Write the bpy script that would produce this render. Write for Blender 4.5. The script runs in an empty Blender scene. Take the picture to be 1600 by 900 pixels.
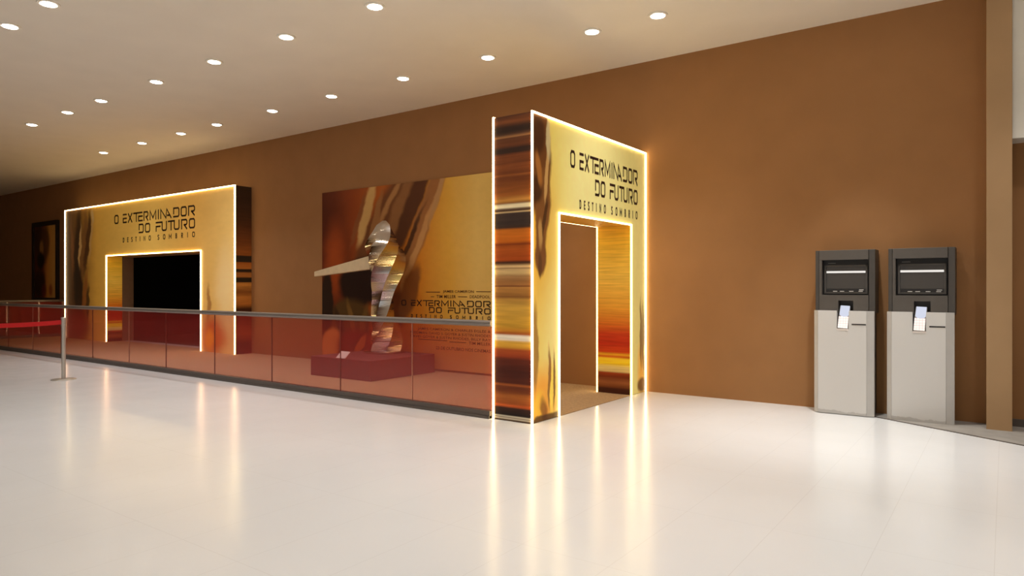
import bpy, bmesh, math, random
from mathutils import Vector, Matrix
random.seed(7)
scene = bpy.context.scene
COL = scene.collection
PI = math.pi

# ------------------------------------------------------------------ colour
def lin(c):
    out = []
    for v in c[:3]:
        v = v / 255.0
        out.append(v / 12.92 if v <= 0.04045 else ((v + 0.055) / 1.055) ** 2.4)
    return (out[0], out[1], out[2], 1.0)

# ------------------------------------------------------------------ mesh builder
class MB:
    def __init__(self):
        self.bm = bmesh.new()
    def box(self, x0, x1, y0, y1, z0, z1, bevel=0.0):
        v = [self.bm.verts.new(p) for p in
             ((x0,y0,z0),(x1,y0,z0),(x1,y1,z0),(x0,y1,z0),(x0,y0,z1),(x1,y0,z1),(x1,y1,z1),(x0,y1,z1))]
        fs = [self.bm.faces.new([v[i] for i in q]) for q in
              ((0,3,2,1),(4,5,6,7),(0,1,5,4),(1,2,6,5),(2,3,7,6),(3,0,4,7))]
        if bevel > 0:
            es = list({e for f in fs for e in f.edges})
            bmesh.ops.bevel(self.bm, geom=es, offset=bevel, segments=2, affect='EDGES', profile=0.5)
        return self
    def prism(self, pts, a, b, axis='z'):
        """extrude the 2D outline pts between a and b along the axis"""
        def P(p, t):
            if axis == 'z': return (p[0], p[1], t)
            if axis == 'y': return (p[0], t, p[1])
            return (t, p[0], p[1])
        A = [self.bm.verts.new(P(p, a)) for p in pts]
        B = [self.bm.verts.new(P(p, b)) for p in pts]
        n = len(pts)
        self.bm.faces.new(A); self.bm.faces.new(B)
        for i in range(n):
            self.bm.faces.new((A[i], A[(i+1) % n], B[(i+1) % n], B[i]))
        return self
    def lathe(self, prof, cx=0, cy=0, n=32):
        rings = []
        for r, z in prof:
            if r < 1e-6:
                rings.append([self.bm.verts.new((cx, cy, z))])
            else:
                rings.append([self.bm.verts.new((cx + r*math.cos(2*PI*i/n), cy + r*math.sin(2*PI*i/n), z)) for i in range(n)])
        for a, b in zip(rings[:-1], rings[1:]):
            if len(a) == 1 and len(b) == 1: continue
            for i in range(n):
                j = (i+1) % n
                if len(a) == 1: self.bm.faces.new((a[0], b[j], b[i]))
                elif len(b) == 1: self.bm.faces.new((a[i], a[j], b[0]))
                else: self.bm.faces.new((a[i], a[j], b[j], b[i]))
        return self
    def hexa(self, q0, q1):
        """solid between two quads"""
        A = [self.bm.verts.new(p) for p in q0]; B = [self.bm.verts.new(p) for p in q1]
        self.bm.faces.new(A); self.bm.faces.new(B)
        for i in range(4):
            self.bm.faces.new((A[i], A[(i+1) % 4], B[(i+1) % 4], B[i]))
        return self
    def xform(self, M):
        bmesh.ops.transform(self.bm, matrix=M, verts=self.bm.verts); return self

def world_origin(o):
    v = Vector((0,0,0))
    while o is not None:
        v += o.location; o = o.parent
    return v

def obj(name, mb, mat, parent=None, smooth=False, local=False):
    bm = mb.bm
    bmesh.ops.recalc_face_normals(bm, faces=bm.faces)
    if parent is not None and not local:
        bmesh.ops.translate(bm, vec=-world_origin(parent), verts=bm.verts)
    me = bpy.data.meshes.new(name)
    bm.to_mesh(me); bm.free()
    if smooth:
        for p in me.polygons: p.use_smooth = True
        try: me.set_sharp_from_angle(angle=math.radians(35))
        except Exception: pass
    me.materials.append(mat)
    o = bpy.data.objects.new(name, me)
    COL.objects.link(o)
    if parent is not None: o.parent = parent
    return o

def empty(name, loc, label, cat, group=None):
    o = bpy.data.objects.new(name, None); COL.objects.link(o)
    o.empty_display_size = 0.1
    o.location = loc; o['label'] = label; o['category'] = cat
    if group: o['group'] = group
    return o

def tag(o, label, cat, group=None):
    o['label'] = label; o['category'] = cat
    if group: o['group'] = group
    return o

def struct(name, mb, mat, parent=None):
    o = obj(name, mb, mat, parent); o['kind'] = 'structure'
    return o

def copy_tree(o, parent=None):
    c = o.copy(); COL.objects.link(c)
    if parent is not None: c.parent = parent
    for ch in list(o.children): copy_tree(ch, c)
    return c

# ------------------------------------------------------------------ materials
def newmat(name):
    m = bpy.data.materials.new(name); m.use_nodes = True
    nt = m.node_tree
    return m, nt, nt.nodes['Principled BSDF']

def N(nt, t, **kw):
    n = nt.nodes.new(t)
    for k, v in kw.items(): setattr(n, k, v)
    return n

def ramp(nt, stops, interp='LINEAR'):
    r = N(nt, 'ShaderNodeValToRGB'); cr = r.color_ramp; cr.interpolation = interp
    cr.elements[0].position = stops[0][0]; cr.elements[0].color = stops[0][1]
    cr.elements[1].position = stops[-1][0]; cr.elements[1].color = stops[-1][1]
    for p, c in stops[1:-1]:
        e = cr.elements.new(p); e.color = c
    return r

def mix(nt, f, a, b):
    m = N(nt, 'ShaderNodeMix', data_type='RGBA')
    for i, x in ((0, f), (6, a), (7, b)):
        if hasattr(x, 'is_linked'): nt.links.new(x, m.inputs[i])
        else: m.inputs[i].default_value = x
    return m.outputs[2]

def surf(name, c, rough=0.5, metal=0.0, var=0.06, scale=8.0, bump=0.0, bscale=200.0, spec=0.5):
    """a surface with a slight uneven tone and an optional fine grain"""
    m, nt, b = newmat(name)
    tc = N(nt, 'ShaderNodeTexCoord')
    no = N(nt, 'ShaderNodeTexNoise'); no.inputs['Scale'].default_value = scale; no.inputs['Detail'].default_value = 4
    nt.links.new(tc.outputs['Object'], no.inputs['Vector'])
    c = lin(c)
    lo = tuple(x*(1-var) for x in c[:3]) + (1,); hi = tuple(min(1, x*(1+var)) for x in c[:3]) + (1,)
    r = ramp(nt, [(0.3, lo), (0.7, hi)])
    nt.links.new(no.outputs['Fac'], r.inputs['Fac'])
    nt.links.new(r.outputs['Color'], b.inputs['Base Color'])
    b.inputs['Roughness'].default_value = rough; b.inputs['Metallic'].default_value = metal
    b.inputs['Specular IOR Level'].default_value = spec
    if bump > 0:
        n2 = N(nt, 'ShaderNodeTexNoise'); n2.inputs['Scale'].default_value = bscale
        nt.links.new(tc.outputs['Object'], n2.inputs['Vector'])
        bp = N(nt, 'ShaderNodeBump'); bp.inputs['Strength'].default_value = bump; bp.inputs['Distance'].default_value = 0.003
        nt.links.new(n2.outputs['Fac'], bp.inputs['Height'])
        nt.links.new(bp.outputs['Normal'], b.inputs['Normal'])
    return m

def emit(name, c, s):
    m, nt, b = newmat(name)
    e = N(nt, 'ShaderNodeEmission'); e.inputs['Color'].default_value = c; e.inputs['Strength'].default_value = s
    nt.links.new(e.outputs[0], nt.nodes['Material Output'].inputs[0])
    nt.nodes.remove(b)
    return m

def streak_mat(name, stops, added_glow=0.0, rough=0.45):
    """a print of horizontal colour streaks; stops = (height fraction, sRGB)"""
    m, nt, b = newmat(name)
    tc = N(nt, 'ShaderNodeTexCoord'); sp = N(nt, 'ShaderNodeSeparateXYZ')
    nt.links.new(tc.outputs['Generated'], sp.inputs[0])
    stops = sorted(stops)
    chunks = []
    k = 28
    for i in range(0, len(stops), k):
        chunks.append(stops[max(0, i-1):i+k])
    prev = None
    for ch in chunks:
        r = ramp(nt, [(p, lin(c)) for p, c in ch])
        nt.links.new(sp.outputs['Z'], r.inputs['Fac'])
        if prev is None: prev = r.outputs['Color']
        else:
            g = N(nt, 'ShaderNodeMath', operation='GREATER_THAN'); g.inputs[1].default_value = ch[0][0]
            nt.links.new(sp.outputs['Z'], g.inputs[0])
            prev = mix(nt, g.outputs[0], prev, r.outputs['Color'])
    # fine streaks of the print
    cb = N(nt, 'ShaderNodeMapping'); cb.inputs['Scale'].default_value = (0.6, 0.6, 60)
    nt.links.new(tc.outputs['Generated'], cb.inputs['Vector'])
    no = N(nt, 'ShaderNodeTexNoise'); no.inputs['Scale'].default_value = 1.5; no.inputs['Detail'].default_value = 3
    nt.links.new(cb.outputs[0], no.inputs['Vector'])
    r2 = ramp(nt, [(0.3, (0.72,0.72,0.72,1)), (0.7, (1.0,1.0,1.0,1))])
    nt.links.new(no.outputs['Fac'], r2.inputs['Fac'])
    mm = N(nt, 'ShaderNodeMix', data_type='RGBA', blend_type='MULTIPLY'); mm.inputs[0].default_value = 1
    nt.links.new(prev, mm.inputs[6]); nt.links.new(r2.outputs['Color'], mm.inputs[7])
    nt.links.new(mm.outputs[2], b.inputs['Base Color'])
    b.inputs['Roughness'].default_value = rough
    b.inputs['Specular IOR Level'].default_value = 0.25
    if added_glow > 0:
        nt.links.new(mm.outputs[2], b.inputs['Emission Color']); b.inputs['Emission Strength'].default_value = added_glow  # emission in the streak colours, added to brighten the panels
    return m

def art_mat(name, haxis, base, blobs, warp=0.03, wscale=6.0, rough=0.5, spec=0.25, added_glow=0.0):
    """an abstract print: a colour ramp across the width and soft-edged patches
    blobs: (u, v, ru, rv, rot_degrees, sRGB, softness, opacity)"""
    m, nt, b = newmat(name)
    tc = N(nt, 'ShaderNodeTexCoord'); sp = N(nt, 'ShaderNodeSeparateXYZ')
    nt.links.new(tc.outputs['Generated'], sp.inputs[0])
    cb = N(nt, 'ShaderNodeCombineXYZ')
    nt.links.new(sp.outputs[haxis], cb.inputs['X']); nt.links.new(sp.outputs['Z'], cb.inputs['Y'])
    no = N(nt, 'ShaderNodeTexNoise'); no.inputs['Scale'].default_value = wscale; no.inputs['Detail'].default_value = 5
    nt.links.new(cb.outputs[0], no.inputs['Vector'])
    s1 = N(nt, 'ShaderNodeVectorMath', operation='SUBTRACT'); s1.inputs[1].default_value = (0.5,0.5,0.5)
    nt.links.new(no.outputs['Color'], s1.inputs[0])
    s2 = N(nt, 'ShaderNodeVectorMath', operation='MULTIPLY'); s2.inputs[1].default_value = (warp*2, warp*2, 0)
    nt.links.new(s1.outputs[0], s2.inputs[0])
    ad = N(nt, 'ShaderNodeVectorMath', operation='ADD')
    nt.links.new(cb.outputs[0], ad.inputs[0]); nt.links.new(s2.outputs[0], ad.inputs[1])
    V = ad.outputs[0]
    su = N(nt, 'ShaderNodeSeparateXYZ'); nt.links.new(V, su.inputs[0])
    r = ramp(nt, [(p, lin(c)) for p, c in base])
    nt.links.new(su.outputs['X'], r.inputs['Fac'])
    cur = r.outputs['Color']
    for (u, v, ru, rv, rot, c, soft, op) in blobs:
        mp = N(nt, 'ShaderNodeMapping', vector_type='TEXTURE')
        mp.inputs['Location'].default_value = (u, v, 0)
        mp.inputs['Rotation'].default_value = (0, 0, math.radians(rot))
        mp.inputs['Scale'].default_value = (ru, rv, 1)
        nt.links.new(V, mp.inputs['Vector'])
        ln = N(nt, 'ShaderNodeVectorMath', operation='LENGTH'); nt.links.new(mp.outputs[0], ln.inputs[0])
        mr = N(nt, 'ShaderNodeMapRange', interpolation_type='SMOOTHSTEP')
        mr.inputs['From Min'].default_value = 1 - soft; mr.inputs['From Max'].default_value = 1 + soft*0.3
        mr.inputs['To Min'].default_value = op; mr.inputs['To Max'].default_value = 0
        nt.links.new(ln.outputs['Value'], mr.inputs['Value'])
        cur = mix(nt, mr.outputs[0], cur, lin(c))
    # grain of the print
    n2 = N(nt, 'ShaderNodeTexNoise'); n2.inputs['Scale'].default_value = 30; n2.inputs['Detail'].default_value = 4
    nt.links.new(cb.outputs[0], n2.inputs['Vector'])
    r2 = ramp(nt, [(0.3, (0.95,0.95,0.95,1)), (0.7, (1,1,1,1))]); nt.links.new(n2.outputs['Fac'], r2.inputs['Fac'])
    mm = N(nt, 'ShaderNodeMix', data_type='RGBA', blend_type='MULTIPLY'); mm.inputs[0].default_value = 1
    nt.links.new(cur, mm.inputs[6]); nt.links.new(r2.outputs['Color'], mm.inputs[7])
    nt.links.new(mm.outputs[2], b.inputs['Base Color'])
    b.inputs['Roughness'].default_value = rough
    b.inputs['Specular IOR Level'].default_value = spec
    if added_glow > 0:
        nt.links.new(mm.outputs[2], b.inputs['Emission Color']); b.inputs['Emission Strength'].default_value = added_glow  # print glows in its own colours, standing in for light on the panel
    return m

# --- floor: polished white tiles with hairline joints
def floor_mat():
    m, nt, b = newmat('polished_white_tile')
    tc = N(nt, 'ShaderNodeTexCoord'); sp = N(nt, 'ShaderNodeSeparateXYZ')
    nt.links.new(tc.outputs['Object'], sp.inputs[0])
    def joint(sock, period, off, w):
        a = N(nt, 'ShaderNodeMath', operation='ADD'); a.inputs[1].default_value = 100*period + off
        nt.links.new(sock, a.inputs[0])
        mo = N(nt, 'ShaderNodeMath', operation='MODULO'); mo.inputs[1].default_value = period
        nt.links.new(a.outputs[0], mo.inputs[0])
        l = N(nt, 'ShaderNodeMath', operation='LESS_THAN'); l.inputs[1].default_value = w
        nt.links.new(mo.outputs[0], l.inputs[0])
        return l.outputs[0]
    jx = joint(sp.outputs['X'], 0.56, 0.05, 0.004)
    jy = joint(sp.outputs['Y'], 1.12, 0.08, 0.004)
    mxn = N(nt, 'ShaderNodeMath', operation='MAXIMUM'); nt.links.new(jx, mxn.inputs[0]); nt.links.new(jy, mxn.inputs[1])
    no = N(nt, 'ShaderNodeTexNoise'); no.inputs['Scale'].default_value = 0.8; no.inputs['Detail'].default_value = 5
    nt.links.new(tc.outputs['Object'], no.inputs['Vector'])
    r = ramp(nt, [(0.3, lin(FLOOR_LO)), (0.7, lin(FLOOR_HI))])
    nt.links.new(no.outputs['Fac'], r.inputs['Fac'])
    f = N(nt, 'ShaderNodeMath', operation='MULTIPLY'); f.inputs[1].default_value = 0.14
    nt.links.new(mxn.outputs[0], f.inputs[0])
    nt.links.new(mix(nt, f.outputs[0], r.outputs['Color'], lin((150,135,120))), b.inputs['Base Color'])
    b.inputs['Roughness'].default_value = 0.13
    n2 = N(nt, 'ShaderNodeTexNoise'); n2.inputs['Scale'].default_value = 3.0; n2.inputs['Detail'].default_value = 2
    nt.links.new(tc.outputs['Object'], n2.inputs['Vector'])
    r3 = N(nt, 'ShaderNodeMapRange'); r3.inputs['To Min'].default_value = 0.15; r3.inputs['To Max'].default_value = 0.22
    nt.links.new(n2.outputs['Fac'], r3.inputs['Value']); nt.links.new(r3.outputs[0], b.inputs['Roughness'])
    b.inputs['Specular IOR Level'].default_value = 0.55
    return m
FLOOR_LO = (232,231,229); FLOOR_HI = (238,237,235)

def glass_mat(name):
    """clear safety glass with a red film: lets the light through and shows its own red"""
    m, nt, b = newmat(name); nt.nodes.remove(b)
    tr = N(nt, 'ShaderNodeBsdfTransparent'); tr.inputs['Color'].default_value = (0.95, 0.835, 0.86, 1)
    df = N(nt, 'ShaderNodeBsdfDiffuse'); df.inputs['Color'].default_value = (0.68, 0.075, 0.06, 1)
    gl = N(nt, 'ShaderNodeBsdfGlossy'); gl.inputs['Roughness'].default_value = 0.04
    tc = N(nt, 'ShaderNodeTexCoord'); no = N(nt, 'ShaderNodeTexNoise'); no.inputs['Scale'].default_value = 3
    nt.links.new(tc.outputs['Object'], no.inputs['Vector'])
    mr = N(nt, 'ShaderNodeMapRange'); mr.inputs['To Min'].default_value = 0.13; mr.inputs['To Max'].default_value = 0.18
    nt.links.new(no.outputs['Fac'], mr.inputs['Value'])
    m1 = N(nt, 'ShaderNodeMixShader'); nt.links.new(mr.outputs[0], m1.inputs[0])
    nt.links.new(tr.outputs[0], m1.inputs[1]); nt.links.new(df.outputs[0], m1.inputs[2])
    lw = N(nt, 'ShaderNodeLayerWeight'); pw = N(nt, 'ShaderNodeMath', operation='POWER'); pw.inputs[1].default_value = 5
    nt.links.new(lw.outputs['Facing'], pw.inputs[0])
    fr = N(nt, 'ShaderNodeMapRange'); fr.inputs['To Min'].default_value = 0.025; fr.inputs['To Max'].default_value = 0.6
    nt.links.new(pw.outputs[0], fr.inputs['Value'])
    m2 = N(nt, 'ShaderNodeMixShader'); nt.links.new(fr.outputs[0], m2.inputs[0])
    nt.links.new(m1.outputs[0], m2.inputs[1]); nt.links.new(gl.outputs[0], m2.inputs[2])
    nt.links.new(m2.outputs[0], nt.nodes['Material Output'].inputs[0])
    return m

M_FLOOR = floor_mat()
M_WALL = surf('brown_wall_paint', (159,114,72), rough=0.75, var=0.04, scale=2.5, bump=0.05, bscale=90, spec=0.2)
M_PILLAR = surf('tan_pillar_paint', (176,142,104), rough=0.7, var=0.03, scale=3, spec=0.2)
M_CEIL = surf('cream_ceiling_paint', (240,231,217), rough=0.85, var=0.02, scale=1.5, spec=0.2)
M_WHITE = surf('white_bulkhead_paint', (222,216,204), rough=0.7, var=0.02, spec=0.2)
M_CARPET = surf('beige_carpet', (176,146,108), rough=0.95, var=0.16, scale=35, bump=0.5, bscale=160, spec=0.1)
M_CONC = surf('grey_concrete', (150,143,134), rough=0.8, var=0.12, scale=6, bump=0.2, bscale=60)
M_DARKROOM = surf('passage_darkness', (14,11,9), rough=0.9, var=0.2)  # darkness of the unlit passage put into a near-black colour
M_PASSAGE = surf('grey_brown_passage', (140,112,90), rough=0.8)
M_GLASS = glass_mat('red_film_glass')
M_RAIL = surf('brushed_grey_rail', (128,118,110), rough=0.38, metal=0.35, var=0.04, scale=3)
M_BASE = surf('grey_base_channel', (98,88,80), rough=0.5, metal=0.25, var=0.06, scale=5)
M_SEAL = surf('pale_joint_seal', (186,140,112), rough=0.35)
M_LED = emit('warm_led_diffuser', (1.0, 0.73, 0.35, 1), 12)
M_LEDCH = surf('aluminium_channel', (190,170,140), rough=0.4, metal=0.8)
M_INK = surf('dark_brown_ink', (40,16,9), rough=0.5, var=0.1)
M_INK2 = surf('brown_ink', (84,40,14), rough=0.5, var=0.1)
M_PLINTH = surf('dark_red_plinth_board', (112,56,52), rough=0.6, var=0.06, scale=5)
M_CHROME = surf('polished_chrome', (214,208,200), rough=0.10, metal=1.0, var=0.04, scale=10)
M_CREAM = surf('cream_enamel', (226,205,165), rough=0.45, var=0.05, scale=12)
M_CARD = surf('white_card', (226,214,206), rough=0.6, var=0.03)
M_STEEL = surf('satin_steel', (196,188,178), rough=0.32, metal=0.55, var=0.04, scale=6)
M_BELT = surf('red_belt_webbing', (205,16,18), rough=0.7, var=0.08, scale=30)
M_BLACKFR = surf('black_frame', (20,15,12), rough=0.45, var=0.1)
M_KDARK = surf('charcoal_kiosk_steel', (84,77,70), rough=0.5, var=0.05, scale=10)
M_KDARK2 = surf('charcoal_kiosk_trim', (70,64,58), rough=0.45, var=0.05, scale=10)
M_KBLACK = surf('black_recess', (26,22,20), rough=0.5, var=0.1)
M_KSCREEN = surf('dark_grey_display', (70,64,57), rough=0.22, var=0.03)
M_KMARK = surf('white_marking', (225,220,212), rough=0.5)
M_TERM = surf('grey_terminal_plastic', (150,145,138), rough=0.45)
M_LAMP = emit('downlight_lens', (1.0, 0.90, 0.76, 1), 30)
M_TRIMR = surf('white_lamp_ring', (235,228,215), rough=0.4)
M_TBAR = emit('lit_white_bar', (1.0, 0.95, 0.88, 1), 0.85)
M_TSCR = emit('terminal_display', (0.80, 0.84, 1.0, 1), 0.80)

def light_panel_mat():
    """light grey enamel, unevenly darker along its foot"""
    m, nt, b = newmat('light_grey_kiosk_enamel')
    tc = N(nt, 'ShaderNodeTexCoord'); sp = N(nt, 'ShaderNodeSeparateXYZ'); nt.links.new(tc.outputs['Object'], sp.inputs[0])
    no = N(nt, 'ShaderNodeTexNoise'); no.inputs['Scale'].default_value = 14; no.inputs['Detail'].default_value = 6
    nt.links.new(tc.outputs['Object'], no.inputs['Vector'])
    mu = N(nt, 'ShaderNodeMath', operation='MULTIPLY'); mu.inputs[1].default_value = 0.075; nt.links.new(no.outputs['Fac'], mu.inputs[0])
    ls = N(nt, 'ShaderNodeMath', operation='SUBTRACT'); nt.links.new(mu.outputs[0], ls.inputs[0]); nt.links.new(sp.outputs['Z'], ls.inputs[1])
    mr = N(nt, 'ShaderNodeMapRange'); mr.inputs['From Min'].default_value = -0.004; mr.inputs['From Max'].default_value = 0.006
    mr.inputs['To Max'].default_value = 0.35
    nt.links.new(ls.outputs[0], mr.inputs['Value'])
    nt.links.new(mix(nt, mr.outputs[0], lin((212,208,203)), lin((120,108,96))), b.inputs['Base Color'])
    b.inputs['Roughness'].default_value = 0.42
    return m
M_KLIGHT = light_panel_mat()
M_KLIGHT2 = surf('light_grey_kiosk_edge', (192,187,181), rough=0.42, var=0.03)

def keypad_mat():
    """white keypad with rows of small pink and grey keys"""
    m, nt, b = newmat('keypad_keys')
    tc = N(nt, 'ShaderNodeTexCoord')
    mp = N(nt, 'ShaderNodeMapping'); mp.inputs['Scale'].default_value = (1,1,1)
    nt.links.new(tc.outputs['Generated'], mp.inputs['Vector'])
    br = N(nt, 'ShaderNodeTexBrick'); br.offset = 0
    sp = N(nt, 'ShaderNodeSeparateXYZ'); nt.links.new(tc.outputs['Generated'], sp.inputs[0])
    cb = N(nt, 'ShaderNodeCombineXYZ'); nt.links.new(sp.outputs['X'], cb.inputs['X']); nt.links.new(sp.outputs['Z'], cb.inputs['Y'])
    nt.links.new(cb.outputs[0], br.inputs['Vector'])
    br.inputs['Scale'].default_value = 1.0
    br.inputs['Brick Width'].default_value = 0.25; br.inputs['Row Height'].default_value = 0.2
    br.inputs['Mortar Size'].default_value = 0.025
    br.inputs['Color1'].default_value = lin((245,240,235)); br.inputs['Color2'].default_value = lin((236,224,222))
    br.inputs['Mortar'].default_value = lin((222,200,198))
    nt.links.new(br.outputs['Color'], b.inputs['Base Color'])
    b.inputs['Roughness'].default_value = 0.5
    nt.links.new(br.outputs['Color'], b.inputs['Emission Color']); b.inputs['Emission Strength'].default_value = 0.35
    return m
M_KEYS = keypad_mat()

# ------------------------------------------------------------------ lettering
def ribbon(mb, pts, t, place, thick, closed=False):
    """mitred stroke of width t along pts (unit space); place maps (x, y, depth) to the world"""
    n = len(pts); P = [Vector(p) for p in pts]
    L, R = [], []
    for i in range(n):
        if closed: a, c = P[i-1], P[(i+1) % n]
        else: a, c = (P[i-1] if i > 0 else None), (P[i+1] if i < n-1 else None)
        d1 = (P[i]-a).normalized() if a is not None else None
        d2 = (c-P[i]).normalized() if c is not None else None
        if d1 is None: d1 = d2
        if d2 is None: d2 = d1
        n1 = Vector((-d1.y, d1.x)); n2 = Vector((-d2.y, d2.x))
        mt = (n1+n2)
        if mt.length < 1e-3: mt = n1.copy()
        mt.normalize()
        k = min(1.6, 1.0/max(0.3, mt.dot(n1)))
        L.append(P[i]+mt*k*t/2); R.append(P[i]-mt*k*t/2)
    m = n if closed else n-1
    for i in range(m):
        j = (i+1) % n
        q = [L[i], L[j], R[j], R[i]]
        mb.hexa([place(p.x, p.y, 0) for p in q], [place(p.x, p.y, thick) for p in q])

def glyph(ch, w):
    """strokes of the angular title letters; height 1, width w"""
    e = 0.08; c = 0.14
    O = [(e+c,e),(w-e-c,e),(w-e,e+c),(w-e,1-e-c),(w-e-c,1-e),(e+c,1-e),(e,1-e-c),(e,e+c)]
    if ch == 'O': return [(O, True)]
    if ch == 'E': return [([(0,1-e),(w,1-e)], False), ([(w,0.50),(e,0.50),(e,e),(w,e)], False)]
    if ch == 'e': return [([(w,0.54),(e,0.54),(e,e),(w,e)], False)]
    if ch == 'X': return [([(0.06,0),(w-0.06,1)], False), ([(0.06,1),(w-0.06,0)], False)]
    if ch == 'R': return [([(e,0),(e,1-e),(w-e-c,1-e),(w-e,1-e-c),(w-e,0.56),(w-e-c,0.43),(0.42*w,0.43)], False),
                          ([(0.50*w,0.43),(w-0.07,0)], False)]
    if ch == 'M': return [([(e,0),(e,0.96),(w/2,0.22),(w-e,0.96),(w-e,0)], False)]
    if ch == 'I': return [([(w/2,0),(w/2,1)], False)]
    if ch == 'D': return [([(0,e),(w-e-c,e),(w-e,e+c),(w-e,1-e-c),(w-e-c,1-e),(e,1-e),(e,0.32)], False)]
    if ch == 'F': return [([(0,1-e),(w*1.25,1-e)], False), ([(e,0),(e,0.52),(w*0.92,0.52)], False)]
    if ch == 'U': return [([(e,1),(e,e+c),(e+c,e),(w-e-c,e),(w-e,e+c),(w-e,1)], False)]
    if ch == 'T': return [([(0,1-e),(w,1-e)], False), ([(0.34*w,0),(0.34*w,1-e)], False)]
    if ch == 't': return [([(0,1-e),(w,1-e)], False), ([(0.46*w,0),(0.46*w,1-e)], False)]
    if ch == 'N': return [([(e,0),(e,0.96),(w*0.50,0.06),(w*0.58,0.94),(w-0.06,0)], False), ([(w*0.60,0.30),(w*0.86,0.30)], False)]
    return []
def plain(ch, w):
    """strokes of the spaced subtitle capitals; height 1, width w"""
    e = 0.09; q = 0.24
    if ch == 'O': return [([(q,e),(w-q,e),(w-e,q+0.05),(w-e,1-q-0.05),(w-q,1-e),(q,1-e),(e,1-q-0.05),(e,q+0.05)], True)]
    if ch == 'D': return [([(e,e),(w-q,e),(w-e,q),(w-e,1-q),(w-q,1-e),(e,1-e)], True)]
    if ch == 'E': return [([(w,1-e),(e,1-e),(e,e),(w,e)], False), ([(e,0.5),(w*0.9,0.5)], False)]
    if ch == 'S': return [([(w-e,0.80),(w-e-0.08,1-e),(e+0.08,1-e),(e,0.82),(e,0.66),(w-e,0.38),(w-e,0.20),(w-e-0.08,e),(e+0.08,e),(e,0.22)], False)]
    if ch == 'T': return [([(0,1-e),(w,1-e)], False), ([(w/2,0),(w/2,1-e)], False)]
    if ch == 'I': return [([(w/2,0),(w/2,1)], False)]
    if ch == 'N': return [([(e,0),(e,0.94),(w-e,0.06),(w-e,1)], False)]
    if ch == 'M': return [([(e,0),(e,0.92),(w/2,0.30),(w-e,0.92),(w-e,0)], False)]
    if ch == 'B': return [([(e,e),(w-q,e),(w-e,0.2),(w-e,0.4),(w-q,0.52),(w-e-0.04,0.62),(w-e-0.04,0.82),(w-q,1-e),(e,1-e)], True), ([(e,0.52),(w-q,0.52)], False)]
    if ch == 'R': return [([(e,0),(e,1-e),(w-q,1-e),(w-e,0.8),(w-e,0.6),(w-q,0.48),(e,0.48)], False), ([(w*0.5,0.48),(w-0.05,0)], False)]
    return []
LINE1 = [('O',88,175),('E',262,340),('X',362,452),('T',470,645),('e',565,650),('R',668,757),('M',782,902),
         ('I',930,950),('N',975,1172),('D',1200,1305),('O',1328,1426),('R',1450,1560)]
LINE2 = [('D',576,670),('O',695,790),('F',893,985),('U',1000,1090),('t',1110,1225),('U',1212,1307),('R',1335,1437),('O',1463,1560)]
LINE3 = [('D',262,292),('E',350,374),('S',430,456),('T',510,536),('I',595,606),('N',668,702),('O',764,802),
         ('S',927,954),('O',1024,1063),('M',1124,1172),('B',1240,1266),('R',1337,1364),('I',1435,1445),('O',1515,1557)]

def font_shape(s, bold=0.0):
    cu = bpy.data.curves.new('tmp_text', 'FONT'); cu.body = s; cu.size = 1.0; cu.offset = bold; cu.resolution_u = 3
    o = bpy.data.objects.new('tmp_text', cu); COL.objects.link(o)
    bpy.context.view_layer.update()
    me = bpy.data.meshes.new_from_object(o.evaluated_get(bpy.context.evaluated_depsgraph_get()))
    vs = [v.co.copy() for v in me.vertices]; fs = [list(p.vertices) for p in me.polygons]
    bpy.data.objects.remove(o); bpy.data.curves.remove(cu); bpy.data.meshes.remove(me)
    return vs, fs
_fc = {}
def fit_text(mb, s, x0, x1, y0, y1, place, thick, bold=0.02):
    """the string s stretched into the box, as a thin raised film"""
    key = (s, bold)
    if key not in _fc: _fc[key] = font_shape(s, bold)
    vs, fs = _fc[key]
    ax = min(v.x for v in vs); bx = max(v.x for v in vs); ay = min(v.y for v in vs); by = max(v.y for v in vs)
    nv = [mb.bm.verts.new(place(x0+(v.x-ax)/(bx-ax)*(x1-x0), y0+(v.y-ay)/(by-ay)*(y1-y0), thick)) for v in vs]
    for f in fs:
        try: mb.bm.faces.new([nv[i] for i in f])
        except ValueError: pass

def title(place_m, h0, h1, zl1, zl2, zl3, thick=0.003):
    """the three title lines; place_m maps (horizontal metres, height, depth) to the world; h0..h1 the width of line 1"""
    mb = MB()
    U = (h1-h0)/(1560-88)
    k = 1/92.0
    def H(px): return h0+(px-88)*U
    for line, (z0, z1) in ((LINE1, zl1), (LINE2, zl2)):
        for ch, a, b in line:
            w = (b-a)*k
            for pts, closed in glyph(ch, w):
                ribbon(mb, pts, 0.16, lambda x, y, d, a=a, z0=z0, z1=z1: place_m(H(a+x/k), z0+y*(z1-z0), d), thick, closed)
    for ch, a, b in LINE3:
        w = (b-a)/42.0
        for pts, closed in plain(ch, w):
            ribbon(mb, pts, 0.19, lambda x, y, d, a=a: place_m(H(a+x*42.0), zl3[0]+y*(zl3[1]-zl3[0]), d), thick, closed)
    return mb

# ------------------------------------------------------------------ the room
CZ = 4.74; WY = 9.13
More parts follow.
